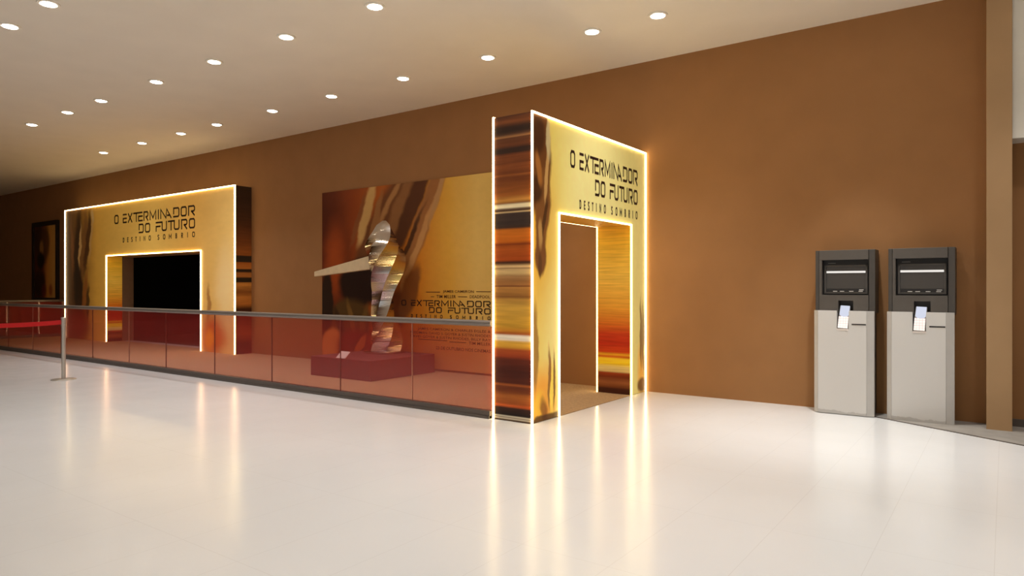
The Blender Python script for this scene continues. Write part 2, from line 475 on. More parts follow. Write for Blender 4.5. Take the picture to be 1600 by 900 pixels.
# wall behind everything, with the doorway of the far portal cut out
X0, X1 = -31.0, 7.0; DX0, DX1, DZ = -19.92, -15.22, 2.34
w = MB()
w.box(X0, DX0, WY, WY+0.30, 0, CZ); w.box(DX1, X1, WY, WY+0.30, 0, CZ); w.box(DX0, DX1, WY, WY+0.30, DZ, CZ)
struct('wall_back', w, M_WALL)
struct('wall_left', MB().box(X0-0.2, X0, -9, WY+0.3, 0, CZ), M_WALL)
struct('wall_right', MB().box(X1, X1+0.2, -9, WY+0.3, 0, CZ), M_WHITE)
struct('wall_light_block', MB().box(X0-0.2, -13.0, -9.2, -9.0, 0, CZ), M_WALL)  # unseen wall added to keep the hall light off the far left
struct('ceiling', MB().box(X0-0.2, X1+0.2, -9, WY+0.3, CZ, CZ+0.2), M_CEIL)
struct('floor', MB().box(X0-0.2, X1+0.2, -9, WY+0.3, -0.15, 0), M_FLOOR)
q = MB().box(-23.5, -4.20, 6.21, WY, 0.0, 0.006)
struct('floor_carpet', q, M_CARPET)
struct('floor_concrete', MB().prism([(-1.66,WY),(-1.21,8.86),(0.14,8.08),(3.0,6.41),(X1,4.07),(X1,WY)], 0.0, 0.006), M_CONC)
struct('floor_joint', MB().prism([(-1.67,WY),(-1.215,8.85),(0.135,8.07),(3.0,6.395),(X1,4.055),(X1,4.07),(3.0,6.41),(0.14,8.085),(-1.21,8.865),(-1.655,WY)], 0.0, 0.008), M_BASE)
# dark auditorium passage behind the far portal
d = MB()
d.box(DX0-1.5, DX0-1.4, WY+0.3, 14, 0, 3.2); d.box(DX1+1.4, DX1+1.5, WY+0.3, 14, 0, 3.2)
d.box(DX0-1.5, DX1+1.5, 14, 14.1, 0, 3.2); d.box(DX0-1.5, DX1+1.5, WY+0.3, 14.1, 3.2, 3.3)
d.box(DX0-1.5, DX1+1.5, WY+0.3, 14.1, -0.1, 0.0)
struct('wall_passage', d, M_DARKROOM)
j = MB(); j.box(DX0-0.001, DX0+0.015, WY+0.005, WY+0.30, 0, DZ); j.box(DX1-0.015, DX1+0.001, WY+0.005, WY+0.30, 0, DZ); j.box(DX0, DX1, WY+0.005, WY+0.30, DZ-0.015, DZ+0.001)
struct('trim_1', j, M_PASSAGE)
struct('pillar', MB().box(-0.163, 0.058, 8.77, WY+0.02, 0, CZ, 0.004), M_PILLAR)
struct('bulkhead', MB().box(0.058, X1, 8.80, WY+0.02, 3.04, CZ), M_WHITE)
struct('baseboard_back', MB().box(0.058, X1, WY-0.02, WY+0.01, 0.006, 0.085), M_BASE)

# ------------------------------------------------------------------ lettered portals
FL1 = 0.0
def led(parent, x0, x1, y0, y1, z0, z1):
    return obj('led_strip', MB().box(x0, x1, y0, y1, z0, z1), M_LED, parent)

# streaks of the near portal, from the floor (0) to the top (1)
def tz(y, crop):      # row of a close look at the print -> height fraction
    py = (160 if crop == 5 else 420) + y/3.333
    return max(0.0, min(1.0, 1-(py-183)/(657-183)))
S5 = [(75,(74,38,18)),(110,(112,58,24)),(135,(48,26,14)),(160,(42,24,14)),(180,(84,50,28)),(186,(176,120,68)),(192,(92,50,24)),
      (230,(96,48,20)),(250,(48,28,18)),(268,(52,30,18)),(285,(120,60,24)),(325,(100,50,20)),(332,(130,66,26)),(380,(112,55,20)),(386,(146,80,30)),
      (394,(104,50,18)),(450,(128,66,22)),(490,(156,86,30)),(518,(206,140,60)),(530,(120,66,26)),(540,(246,222,170)),(552,(250,226,176)),
      (560,(84,52,34)),(570,(70,44,30)),(576,(230,190,130)),(582,(66,48,38)),(640,(58,44,36)),(658,(70,44,28)),(668,(196,104,24)),
      (730,(196,98,20)),(742,(120,44,10)),(752,(172,80,20)),(825,(168,70,16)),(836,(56,30,18)),(846,(120,80,46)),(858,(240,196,130)),(868,(150,106,66)),(890,(222,182,116))]
S6 = [(5,(206,166,108)),(40,(176,128,76)),(70,(160,104,52)),(88,(170,112,56)),(93,(110,52,24)),(98,(186,126,58)),(140,(160,104,44)),(150,(126,76,32)),(160,(190,136,56)),
      (200,(208,156,60)),(300,(206,150,44)),(328,(196,120,34)),(336,(170,70,22)),(342,(196,120,60)),(348,(246,230,204)),(370,(240,218,186)),(378,(226,168,60)),
      (405,(226,162,48)),(420,(170,76,26)),(455,(152,56,20)),(470,(96,34,12)),(530,(74,24,8)),(595,(84,30,10)),(602,(170,86,28)),(612,(104,44,14)),
      (640,(112,50,14)),(660,(176,96,32)),(700,(160,76,24)),(712,(226,100,36)),(720,(60,28,14)),(755,(26,16,10)),(762,(40,26,16)),(766,(236,222,190)),(770,(70,46,26)),(776,(240,222,190)),(782,(90,62,32)),(800,(64,38,20))]
streaks = [(tz(y,5), c) for y, c in S5]+[(tz(y,6), c) for y, c in S6]
M_STREAK = streak_mat('streak_print_near', streaks, added_glow=0.15)
jamb = [(0.0,(60,26,12)),(0.03,(64,26,12)),(0.045,(120,60,24)),(0.07,(150,84,40)),(0.10,(110,44,14)),(0.125,(150,56,18)),(0.135,(214,176,100)),
        (0.16,(236,200,110)),(0.18,(246,196,26)),(0.21,(250,200,40)),(0.222,(200,70,14)),(0.235,(230,160,30)),(0.25,(200,64,16)),(0.30,(182,44,14)),
        (0.36,(190,56,18)),(0.42,(206,104,26)),(0.52,(222,150,44)),(0.70,(228,178,66)),(0.90,(226,170,44)),(1.0,(214,150,34))]
M_JAMB = streak_mat('streak_print_jamb', jamb, added_glow=0.30)
far_side = [(0.0,(90,30,14)),(0.06,(70,26,12)),(0.12,(140,66,26)),(0.2,(110,44,16)),(0.27,(60,30,14)),(0.30,(168,96,36)),(0.34,(176,104,40)),(0.37,(120,66,26)),(0.41,(180,112,44)),
            (0.425,(176,108,44)),(0.43,(38,28,16)),(0.455,(38,28,16)),(0.46,(160,94,38)),(0.485,(160,94,38)),(0.49,(36,26,16)),(0.505,(36,26,16)),(0.51,(172,98,36)),(0.545,(160,84,28)),
            (0.55,(40,30,20)),(0.585,(44,32,20)),(0.59,(140,74,26)),(0.66,(110,56,22)),(0.78,(70,38,18)),(0.9,(54,32,18)),(1.0,(44,28,16))]
M_FARSIDE = streak_mat('streak_print_far', far_side, added_glow=0.25)

# near portal: gate between the glass balustrade and the wall, its lettered face looking along +X
XA, XB = -4.72, -4.20; YA, YB = 6.205, 9.12; PH = 3.42; OY0, OY1, OH = 6.77, 8.64, 2.35
P1 = empty('portal', (-4.46, 7.66, 0), 'glowing gold archway standing across the end of the glass balustrade, title on its face', 'archway')
g = MB()
e = 0.012
g.box(XA+e, XB-e, YA+e, OY0-e, 0, PH-e); g.box(XA+e, XB-e, OY1+e, YB-0.002, 0, PH-e); g.box(XA+e, XB-e, OY0-e, OY1+e, OH+e, PH-e)
obj('carcass', g, M_BLACKFR, P1)
art1 = [ # u across the face (0 at the free end), v up
    (0.02,0.62,0.20,0.34,0,(222,158,44),0.9,0.8),(0.25,0.25,0.2,0.3,0,(240,216,146),0.9,0.7),
    (0.05,0.86,0.088,0.22,0,(104,60,26),0.2,1),(0.075,0.68,0.052,0.17,-8,(120,74,34),0.25,1),(0.06,0.54,0.042,0.07,0,(116,70,34),0.3,1),
    (0.04,0.93,0.06,0.07,0,(66,34,16),0.4,0.9),(0.03,0.75,0.05,0.05,20,(62,32,14),0.4,0.9),(0.10,0.80,0.014,0.10,-6,(196,150,86),0.4,0.9),
    (0.115,0.93,0.018,0.08,0,(206,184,130),0.5,0.85),(0.05,0.82,0.02,0.07,10,(166,104,44),0.5,0.9),(0.09,0.66,0.012,0.08,-12,(70,40,18),0.4,0.9),(0.06,0.61,0.02,0.05,0,(186,140,76),0.5,0.8),(0.055,0.51,0.016,0.05,0,(92,56,28),0.4,0.9),
    (0.08,0.07,0.14,0.13,0,(232,150,44),0.7,0.85),(0.14,0.10,0.03,0.10,0,(250,214,84),0.7,0.9),(0.05,0.05,0.05,0.06,0,(246,188,60),0.6,0.9),(0.02,0.24,0.028,0.16,0,(138,88,40),0.4,0.8),
    (0.12,0.14,0.012,0.12,0,(130,80,36),0.5,0.9),(0.155,0.13,0.010,0.11,0,(104,60,26),0.5,0.9),(0.08,0.04,0.03,0.05,20,(120,56,20),0.6,0.8),
    (0.965,0.10,0.06,0.14,0,(236,166,54),0.7,0.85),(0.95,0.24,0.016,0.16,0,(100,64,34),0.5,0.85),(0.975,0.22,0.016,0.18,0,(92,56,30),0.5,0.85),(0.965,0.03,0.06,0.035,0,(84,40,16),0.4,0.9),(0.1,0.005,0.14,0.018,0,(70,36,16),0.4,0.9)]
M_FACE1 = art_mat('gold_print_near', 'Y', [(0.0,(226,192,92)),(0.15,(230,206,108)),(0.35,(233,217,140)),(0.6,(229,214,138)),(0.8,(222,206,126)),(1.0,(214,197,120))], art1, warp=0.02, wscale=9, added_glow=0.36)
f = MB()
f.box(XB-e, XB, YA, OY0, 0, PH); f.box(XB-e, XB, OY1, YB, 0, PH); f.box(XB-e, XB, OY0, OY1, OH, PH)
obj('face_panel', f, M_FACE1, P1)
f = MB()
f.box(XA, XA+e, YA, OY0, 0, PH); f.box(XA, XA+e, OY1, YB, 0, PH); f.box(XA, XA+e, OY0, OY1, OH, PH)
obj('rear_panel', f, M_FACE1, P1)
obj('side_panel', MB().box(XA+e, XB-e, YA, YA+e, 0, PH), M_STREAK, P1)
obj('jamb_panel', MB().box(XA+e, XB-e, OY1, OY1+e, 0, OH), M_JAMB, P1)
obj('jamb_panel', MB().box(XA+e, XB-e, OY0-e, OY0, 0, OH), M_JAMB, P1)
M_SOFFIT = surf('amber_soffit_print', (214,156,52), rough=0.5, var=0.08, scale=2)
obj('soffit_panel', MB().box(XA+e, XB-e, OY0, OY1, OH, OH+e), M_SOFFIT, P1)
obj('top_cap', MB().box(XA+e, XB-e, YA+e, YB, PH-e, PH), M_KBLACK, P1)
s = 0.018
for (x0, x1) in ((XB-0.004, XB+s-0.004), (XA-s+0.004, XA+0.004)):
    led(P1, x0, x1, YA-0.012, YA+s-0.012, 0.004, PH+s/2)
    led(P1, x0, x1, YB-s, YB, 0.004, PH+s/2)
    led(P1, x0, x1, YA+s-0.012, YB-s, PH-s/2, PH+s/2)
    led(P1, x0, x1, OY0-s, OY0, 0.004, OH+s)
    led(P1, x0, x1, OY1, OY1+s, 0.004, OH+s)
    led(P1, x0, x1, OY0, OY1, OH, OH+s)
obj('title_lettering', title(lambda h, z, d: (XB+0.001+d, h, z), 7.02, 8.85, (2.925,3.135), (2.65,2.857), (2.45,2.56)), M_INK, P1)

# far portal: wide lettered frame round the auditorium doorway, its face parallel to the wall
QX0, QX1, QY = -22.56, -13.82, 8.73; QH = 3.75
P2 = empty('portal', (-18.2, 8.9, 0), 'wide glowing gold portal framing the black doorway in the far wall', 'archway')
g = MB()
g.box(QX0+e, DX0-e, QY+e, WY-0.002, 0, QH-e); g.box(DX1+e, QX1-e, QY+e, WY-0.002, 0, QH-e); g.box(DX0-e, DX1+e, QY+e, WY-0.002, DZ+e, QH-e)
obj('carcass', g, M_BLACKFR, P2)
art2 = [(0.02,0.5,0.12,0.7,0,(74,42,18),0.7,0.9),(0.09,0.62,0.030,0.46,-3,(48,28,14),0.45,0.95),(0.135,0.66,0.022,0.36,-4,(104,64,28),0.45,0.9),(0.165,0.74,0.018,0.28,-5,(66,38,18),0.45,0.95),
    (0.19,0.78,0.010,0.22,-4,(168,124,66),0.5,0.85),(0.06,0.60,0.014,0.40,2,(112,66,30),0.5,0.85),(0.112,0.70,0.010,0.20,-2,(176,130,72),0.5,0.85),(0.10,0.36,0.045,0.26,4,(36,22,12),0.35,0.95),
    (0.15,0.34,0.020,0.20,-4,(120,66,24),0.5,0.9),(0.17,0.28,0.014,0.16,-3,(56,32,14),0.5,0.9),(0.205,0.93,0.010,0.06,0,(176,140,84),0.6,0.8),
    (0.07,0.10,0.12,0.16,0,(96,34,14),0.5,0.95),
    (0.875,0.30,0.012,0.13,0,(150,96,46),0.6,0.8),(0.90,0.10,0.07,0.14,0,(196,84,26),0.6,0.85),(0.88,0.08,0.03,0.08,0,(240,150,40),0.6,0.9),(0.96,0.4,0.06,0.3,0,(236,206,150),0.9,0.6)]
M_FACE2 = art_mat('gold_print_far', 'X', [(0.0,(90,54,22)),(0.15,(130,86,30)),(0.23,(190,138,52)),(0.4,(206,160,72)),(0.6,(214,170,82)),(0.8,(212,160,76)),(1.0,(224,184,108))], art2, warp=0.02, wscale=9, added_glow=0.36)
f = MB()
f.box(QX0, DX0, QY, QY+e, 0, QH); f.box(DX1, QX1, QY, QY+e, 0, QH); f.box(DX0, DX1, QY, QY+e, DZ, QH)
obj('face_panel', f, M_FACE2, P2)
obj('side_panel', MB().box(QX1-e, QX1, QY+e, WY-0.003, 0, QH), M_FARSIDE, P2)
obj('side_panel', MB().box(QX0, QX0+e, QY+e, WY-0.003, 0, QH), M_FARSIDE, P2)
obj('jamb_panel', MB().box(DX0-e, DX0, QY+e, WY-0.003, 0, DZ), M_JAMB, P2)
obj('jamb_panel', MB().box(DX1, DX1+e, QY+e, WY-0.003, 0, DZ), M_JAMB, P2)
obj('soffit_panel', MB().box(DX0, DX1, QY+e, WY-0.003, DZ, DZ+e), M_SOFFIT, P2)
obj('top_cap', MB().box(QX0+e, QX1-e, QY+e, WY-0.003, QH-e, QH), M_KBLACK, P2)
s = 0.024
y0, y1 = QY-s+0.004, QY+0.004
led(P2, QX0, QX0+s, y0, y1, 0.004, QH+s/2); led(P2, QX1-s, QX1, y0, y1, 0.004, QH+s/2); led(P2, QX0+s, QX1-s, y0, y1, QH-s/2, QH+s/2)
led(P2, DX0-s, DX0, y0, y1, 0.004, DZ+s); led(P2, DX1, DX1+s, y0, y1, 0.004, DZ+s); led(P2, DX0, DX1, y0, y1, DZ, DZ+s)
obj('title_lettering', title(lambda h, z, d: (h, QY-0.001-d, z), -19.48, -15.47, (3.19,3.435), (2.885,3.13), (2.68,2.805)), M_INK, P2)

# ------------------------------------------------------------------ wall posters (plain abstract prints)
BX0, BX1, BZ0, BZ1 = -11.33, -6.93, 0.045, 3.42
PB = empty('poster', (-9.13, 9.11, BZ0), 'large bronze and gold film poster on the brown wall between the two portals', 'poster')
art3 = [(0.05,0.45,0.17,0.60,0,(84,30,10),0.6,0.95),(0.09,0.58,0.09,0.26,0,(176,78,26),0.8,0.8),
    (0.40,0.78,0.10,0.42,-28,(110,66,34),0.35,0.95),(0.50,0.80,0.07,0.46,-24,(150,100,56),0.30,1),(0.57,0.86,0.05,0.40,-22,(92,52,26),0.35,1),(0.65,0.82,0.05,0.42,-20,(164,108,60),0.30,1),
    (0.61,0.66,0.018,0.34,-22,(206,152,92),0.5,0.9),(0.535,0.62,0.015,0.30,-24,(60,32,16),0.5,0.9),(0.45,0.92,0.020,0.22,-30,(188,134,78),0.6,0.8),(0.72,0.92,0.016,0.20,-16,(198,150,96),0.5,0.9),
    (0.30,0.86,0.035,0.22,-16,(212,170,102),0.35,0.95),(0.355,0.80,0.022,0.20,-14,(160,108,60),0.4,0.95),(0.245,0.82,0.020,0.18,-18,(140,82,42),0.5,0.9),
    (0.27,0.46,0.17,0.15,12,(38,20,13),0.25,1),(0.39,0.36,0.05,0.14,-20,(124,58,24),0.4,0.9),(0.47,0.30,0.08,0.16,-12,(98,44,18),0.5,0.9),(0.56,0.40,0.05,0.18,-16,(134,80,40),0.35,0.9),
    (0.19,0.22,0.16,0.16,8,(86,60,24),0.25,1),(0.12,0.21,0.025,0.13,18,(54,34,16),0.4,0.95),(0.20,0.24,0.020,0.14,10,(128,92,40),0.5,0.9),(0.28,0.22,0.022,0.13,-10,(118,84,36),0.5,0.9),
    (0.035,0.34,0.045,0.20,0,(40,24,14),0.25,1),(0.06,0.09,0.07,0.11,-20,(222,142,70),0.3,0.95),(0.24,0.07,0.15,0.13,0,(110,34,20),0.35,0.95),(0.26,0.10,0.025,0.08,-30,(206,116,56),0.4,0.9),
    (0.42,0.12,0.12,0.12,0,(156,72,26),0.8,0.8),(0.80,0.06,0.30,0.14,0,(206,140,80),0.8,0.7)]
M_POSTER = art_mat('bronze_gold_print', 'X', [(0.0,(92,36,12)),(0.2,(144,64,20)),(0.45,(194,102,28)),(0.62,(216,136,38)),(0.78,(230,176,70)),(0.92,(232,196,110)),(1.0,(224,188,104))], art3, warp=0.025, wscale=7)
obj('print_sheet', MB().box(BX0, BX1, 9.10, 9.127, BZ0, BZ1), M_POSTER, PB)
pl = lambda h, z, dd: (h, 9.099-dd, z)
obj('title_lettering', title(pl, -9.07, -6.99, (1.158,1.265), (1.04,1.142), (0.945,1.006)), M_INK, PB)
c = MB()
for s_, a, b_, z0, z1 in (('JAMES CAMERON',-8.05,-7.35,1.39,1.445),('TIM MILLER',-8.20,-7.75,1.305,1.36),('DEADPOOL',-7.44,-7.00,1.31,1.36),
        ('JAMES CAMERON & CHARLES EGLEE &',-8.66,-6.99,0.715,0.772),('FRIEDMAN, DAVID S. GOYER & JUSTIN RHODES',-8.84,-6.99,0.64,0.70),
        ('DAVID GOYER & JUSTIN RHODES, BILLY RAY',-8.84,-6.99,0.572,0.63),('TIM MILLER',-7.46,-6.99,0.515,0.565),('23 DE OUTUBRO NOS CINEMAS',-8.21,-6.99,0.395,0.45)):
    fit_text(c, s_, a, b_, z0, z1, pl, 0.002, 0.008)
for a, b_, z in ((-8.45,-8.12,1.405),(-7.30,-6.99,1.415),(-8.34,-8.26,1.32),(-7.70,-7.50,1.325),(-8.65,-7.95,0.55),(-7.9,-7.52,0.535)):
    c.box(a, b_, 9.0975, 9.099, z, z+0.012)
obj('credit_lettering', c, M_INK2, PB)

# framed poster beyond the far portal
PS = empty('framed_poster', (-25.0, 9.1, 1.02), 'narrow black-framed film poster on the dark wall beyond the far portal', 'poster')
fx0, fx1, fz0, fz1 = -25.98, -24.0, 1.02, 3.60; fw = 0.14
fr = MB(); fr.box(fx0,fx0+fw,9.06,9.13,fz0,fz1); fr.box(fx1-fw,fx1,9.06,9.13,fz0,fz1); fr.box(fx0+fw,fx1-fw,9.06,9.13,fz0,fz0+fw); fr.box(fx0+fw,fx1-fw,9.06,9.13,fz1-fw,fz1)
obj('frame', fr, M_BLACKFR, PS)
art4 = [(0.25,0.8,0.3,0.25,0,(58,34,18),0.4,0.9),(0.5,0.75,0.22,0.3,-10,(94,58,26),0.4,0.9),(0.34,0.70,0.10,0.12,0,(170,124,66),0.5,0.9),(0.3,0.52,0.2,0.14,0,(30,18,12),0.4,1),(0.25,0.2,0.3,0.25,0,(52,30,16),0.4,0.95),(0.75,0.1,0.1,0.1,0,(170,80,26),0.6,0.8),(0.45,0.1,0.15,0.1,0,(120,40,20),0.6,0.8)]
obj('print_sheet', MB().box(fx0+fw,fx1-fw,9.09,9.12,fz0+fw,fz1-fw), art_mat('bronze_gold_small_print','X',[(0.0,(80,34,14)),(0.42,(140,70,24)),(0.6,(222,150,60)),(1.0,(236,186,100))],art4,warp=0.04), PS)

# ------------------------------------------------------------------ glass balustrades
PALE = (-6.01, -13.3, -17.76, 7.55, 8.4)
M_SEALD = surf('dark_joint_seal', (120,66,56), rough=0.5)
def balustrade(name, label, axis, a0, a1, c0, joints, end_post=None):
    """a run along the axis from a0 to a1 at the cross position c0"""
    mid = (a0+a1)/2
    root = empty(name, (mid, c0, 0) if axis == 'x' else (c0, mid, 0), label, 'balustrade')
    def bx(mb, p0, p1, q0, q1, z0, z1, bev=0):
        if axis == 'x': mb.box(p0, p1, q0, q1, z0, z1, bev)
        else: mb.box(q0, q1, p0, p1, z0, z1, bev)
        return mb
    base = MB(); bx(base, a0, a1, c0-0.045, c0+0.045, 0.006, 0.085); bx(base, a0, a1, c0-0.055, c0+0.055, 0.0, 0.03)
    obj('base_channel', base, M_BASE, root)
    n = 14
    prof = [(0.036*math.cos(2*PI*i/n), 1.083+0.036*math.sin(2*PI*i/n)) for i in range(n)]
    r = MB()
    if axis == 'x': r.prism([(c0+p[0], p[1]) for p in prof], a0, a1, 'x')
    else: r.prism([(c0+p[0], p[1]) for p in prof], a0, a1, 'y')
    obj('handrail', r, M_RAIL, root, smooth=True)
    js = [a0]+sorted(joints)+[a1]
    for i in range(len(js)-1):
        g0 = js[i]+(0.004 if i > 0 else 0.0); g1 = js[i+1]-(0.004 if i < len(js)-2 else 0.0)
        obj('glass_panel', bx(MB(), g0, g1, c0-0.006, c0+0.006, 0.08, 1.055), M_GLASS, root)
    for q_ in joints:
        obj('joint_seal', bx(MB(), q_-0.004, q_+0.004, c0-0.007, c0+0.007, 0.085, 1.05), M_SEAL if round(q_, 2) in PALE else M_SEALD, root)
    if end_post is not None:
        obj('end_post', bx(MB(), end_post-0.025, end_post+0.025, c0-0.025, c0+0.025, 0.0, 1.07), M_SEAL, root)
    return root
balustrade('glass_balustrade', 'long red-tinted glass balustrade with grey handrail along the white floor', 'x', -23.45, -4.76, 6.22,
           [-6.01,-7.36,-8.90,-10.43,-11.96,-13.30,-14.80,-16.28,-17.76,-19.20,-20.70,-22.20])
balustrade('glass_balustrade', 'short red-tinted glass balustrade across the far left end of the enclosure', 'y', 6.30, 9.08, -23.50, [7.55, 8.40], 9.02)

# ------------------------------------------------------------------ plinth, chrome sculpture, card
tag(obj('plinth', MB().box(-9.60, -8.13, 7.47, 8.97, 0.006, 0.33, 0.006), M_PLINTH), 'low square dark red plinth behind the glass balustrade', 'plinth')
SX, SY, SZ = -9.02, 8.62, 0.33
SC = empty('chrome_sculpture', (SX, SY, SZ), 'tall polished chrome sculpture with a cream tapered bar, standing on the dark red plinth', 'sculpture')
prof = [(0.00,0.30),(0.18,0.33),(0.36,0.30),(0.54,0.27),(0.72,0.24),(0.90,0.22),(1.06,0.23),(1.22,0.28),(1.38,0.34),(1.54,0.38),(1.70,0.40),(1.86,0.38),(2.00,0.30),(2.12,0.21),(2.24,0.14)]
obj('base_disc', MB().lathe([(0,0),(0.36,0),(0.37,0.01),(0.37,0.03),(0.35,0.04),(0,0.04)], 0, 0, 40), M_CHROME, SC, smooth=True, local=True)
col = MB(); rings = []
STEPS = 110
for i in range(STEPS+1):
    z = 2.32*i/STEPS
    for (za, ra), (zb, rb) in zip(prof[:-1], prof[1:]):
        if za <= z <= zb or (zb == prof[-1][0] and z > zb):
            r = ra+(rb-ra)*min(1, (z-za)/(zb-za)); break
    if z > 2.24: r = 0.14*(1-(z-2.24)/0.11)
    a = math.radians(20+z*95)
    ring = []
    for k in range(6):
        t = a+2*PI*k/6
        rr = r*1.08*(1.0 if k % 2 == 0 else 0.72)
        ring.append(col.bm.verts.new((rr*math.cos(t), rr*0.85*math.sin(t), z+0.035)))
    rings.append(ring)
for r0, r1 in zip(rings[:-1], rings[1:]):
    for k in range(6):
        col.bm.faces.new((r0[k], r0[(k+1) % 6], r1[(k+1) % 6], r1[k]))
col.bm.faces.new(rings[0]); col.bm.faces.new(rings[-1])
obj('column', col, M_CHROME, SC, local=True)
b = MB()
b.hexa([(-1.92,-0.03,1.37),(-1.92,0.03,1.37),(-1.92,0.03,1.47),(-1.92,-0.03,1.47)], [(-0.2,-0.05,1.50),(-0.2,0.05,1.50),(-0.2,0.05,1.76),(-0.2,-0.05,1.76)])
bmesh.ops.bevel(b.bm, geom=list(b.bm.edges), offset=0.008, segments=2, affect='EDGES')
ob = obj('bar', b, M_CREAM, SC, local=True); ob['label'] = 'cream tapered bar'
b = MB().box(-0.11, 0.11, -0.005, 0.005, 0.0, 0.15).xform(Matrix.Translation((-8.86,7.49,0.331)) @ Matrix.Rotation(math.radians(-48), 4, 'X'))
tag(obj('note_card', b, M_CARD), 'small white card leaning at the front edge of the dark red plinth', 'card')

# ------------------------------------------------------------------ queue post and belt
def stanchion(x, y, label):
    st = empty('queue_post', (x, y, 0), label, 'queue post')
    obj('base_plate', MB().lathe([(0,0),(0.18,0),(0.18,0.006),(0.165,0.014),(0.05,0.022),(0,0.022)], 0, 0, 40), M_STEEL, st, smooth=True, local=True)
    obj('pole', MB().lathe([(0,0.018),(0.031,0.018),(0.031,0.88),(0,0.88)], 0, 0, 24), M_STEEL, st, smooth=True, local=True)
    obj('belt_head', MB().lathe([(0,0.87),(0.036,0.87),(0.038,0.88),(0.038,0.885),(0.034,0.89),(0.034,0.985),(0.038,0.99),(0.038,1.0),(0.03,1.008),(0,1.008)], 0, 0, 24), M_STEEL, st, smooth=True, local=True)
    return st
A = (-12.39, 4.77); B = (-13.15, 3.12)
stanchion(A[0], A[1], 'steel queue post with a flat round base, standing before the glass balustrade')
stanchion(B[0], B[1], 'steel queue post holding the far end of the red belt')
bm_ = MB()
L_ = math.hypot(B[0]-A[0], B[1]-A[1]); ux, uy = (B[0]-A[0])/L_, (B[1]-A[1])/L_
n = 24; prev = None
for i in range(n+1):
    t = i/n; dd = 0.034+t*(L_-0.068); sag = -0.035*4*t*(1-t)
    px_, py_ = A[0]+ux*dd, A[1]+uy*dd; nx_, ny_ = -uy*0.0015, ux*0.0015
    quad = [(px_-nx_,py_-ny_,0.895+sag),(px_+nx_,py_+ny_,0.895+sag),(px_+nx_,py_+ny_,0.965+sag),(px_-nx_,py_-ny_,0.965+sag)]
    if prev: bm_.hexa(prev, quad)
    prev = quad
bmesh.ops.remove_doubles(bm_.bm, verts=bm_.bm.verts, dist=1e-5)
tag(obj('queue_belt', bm_, M_BELT), 'red belt stretched from the steel queue post', 'belt')

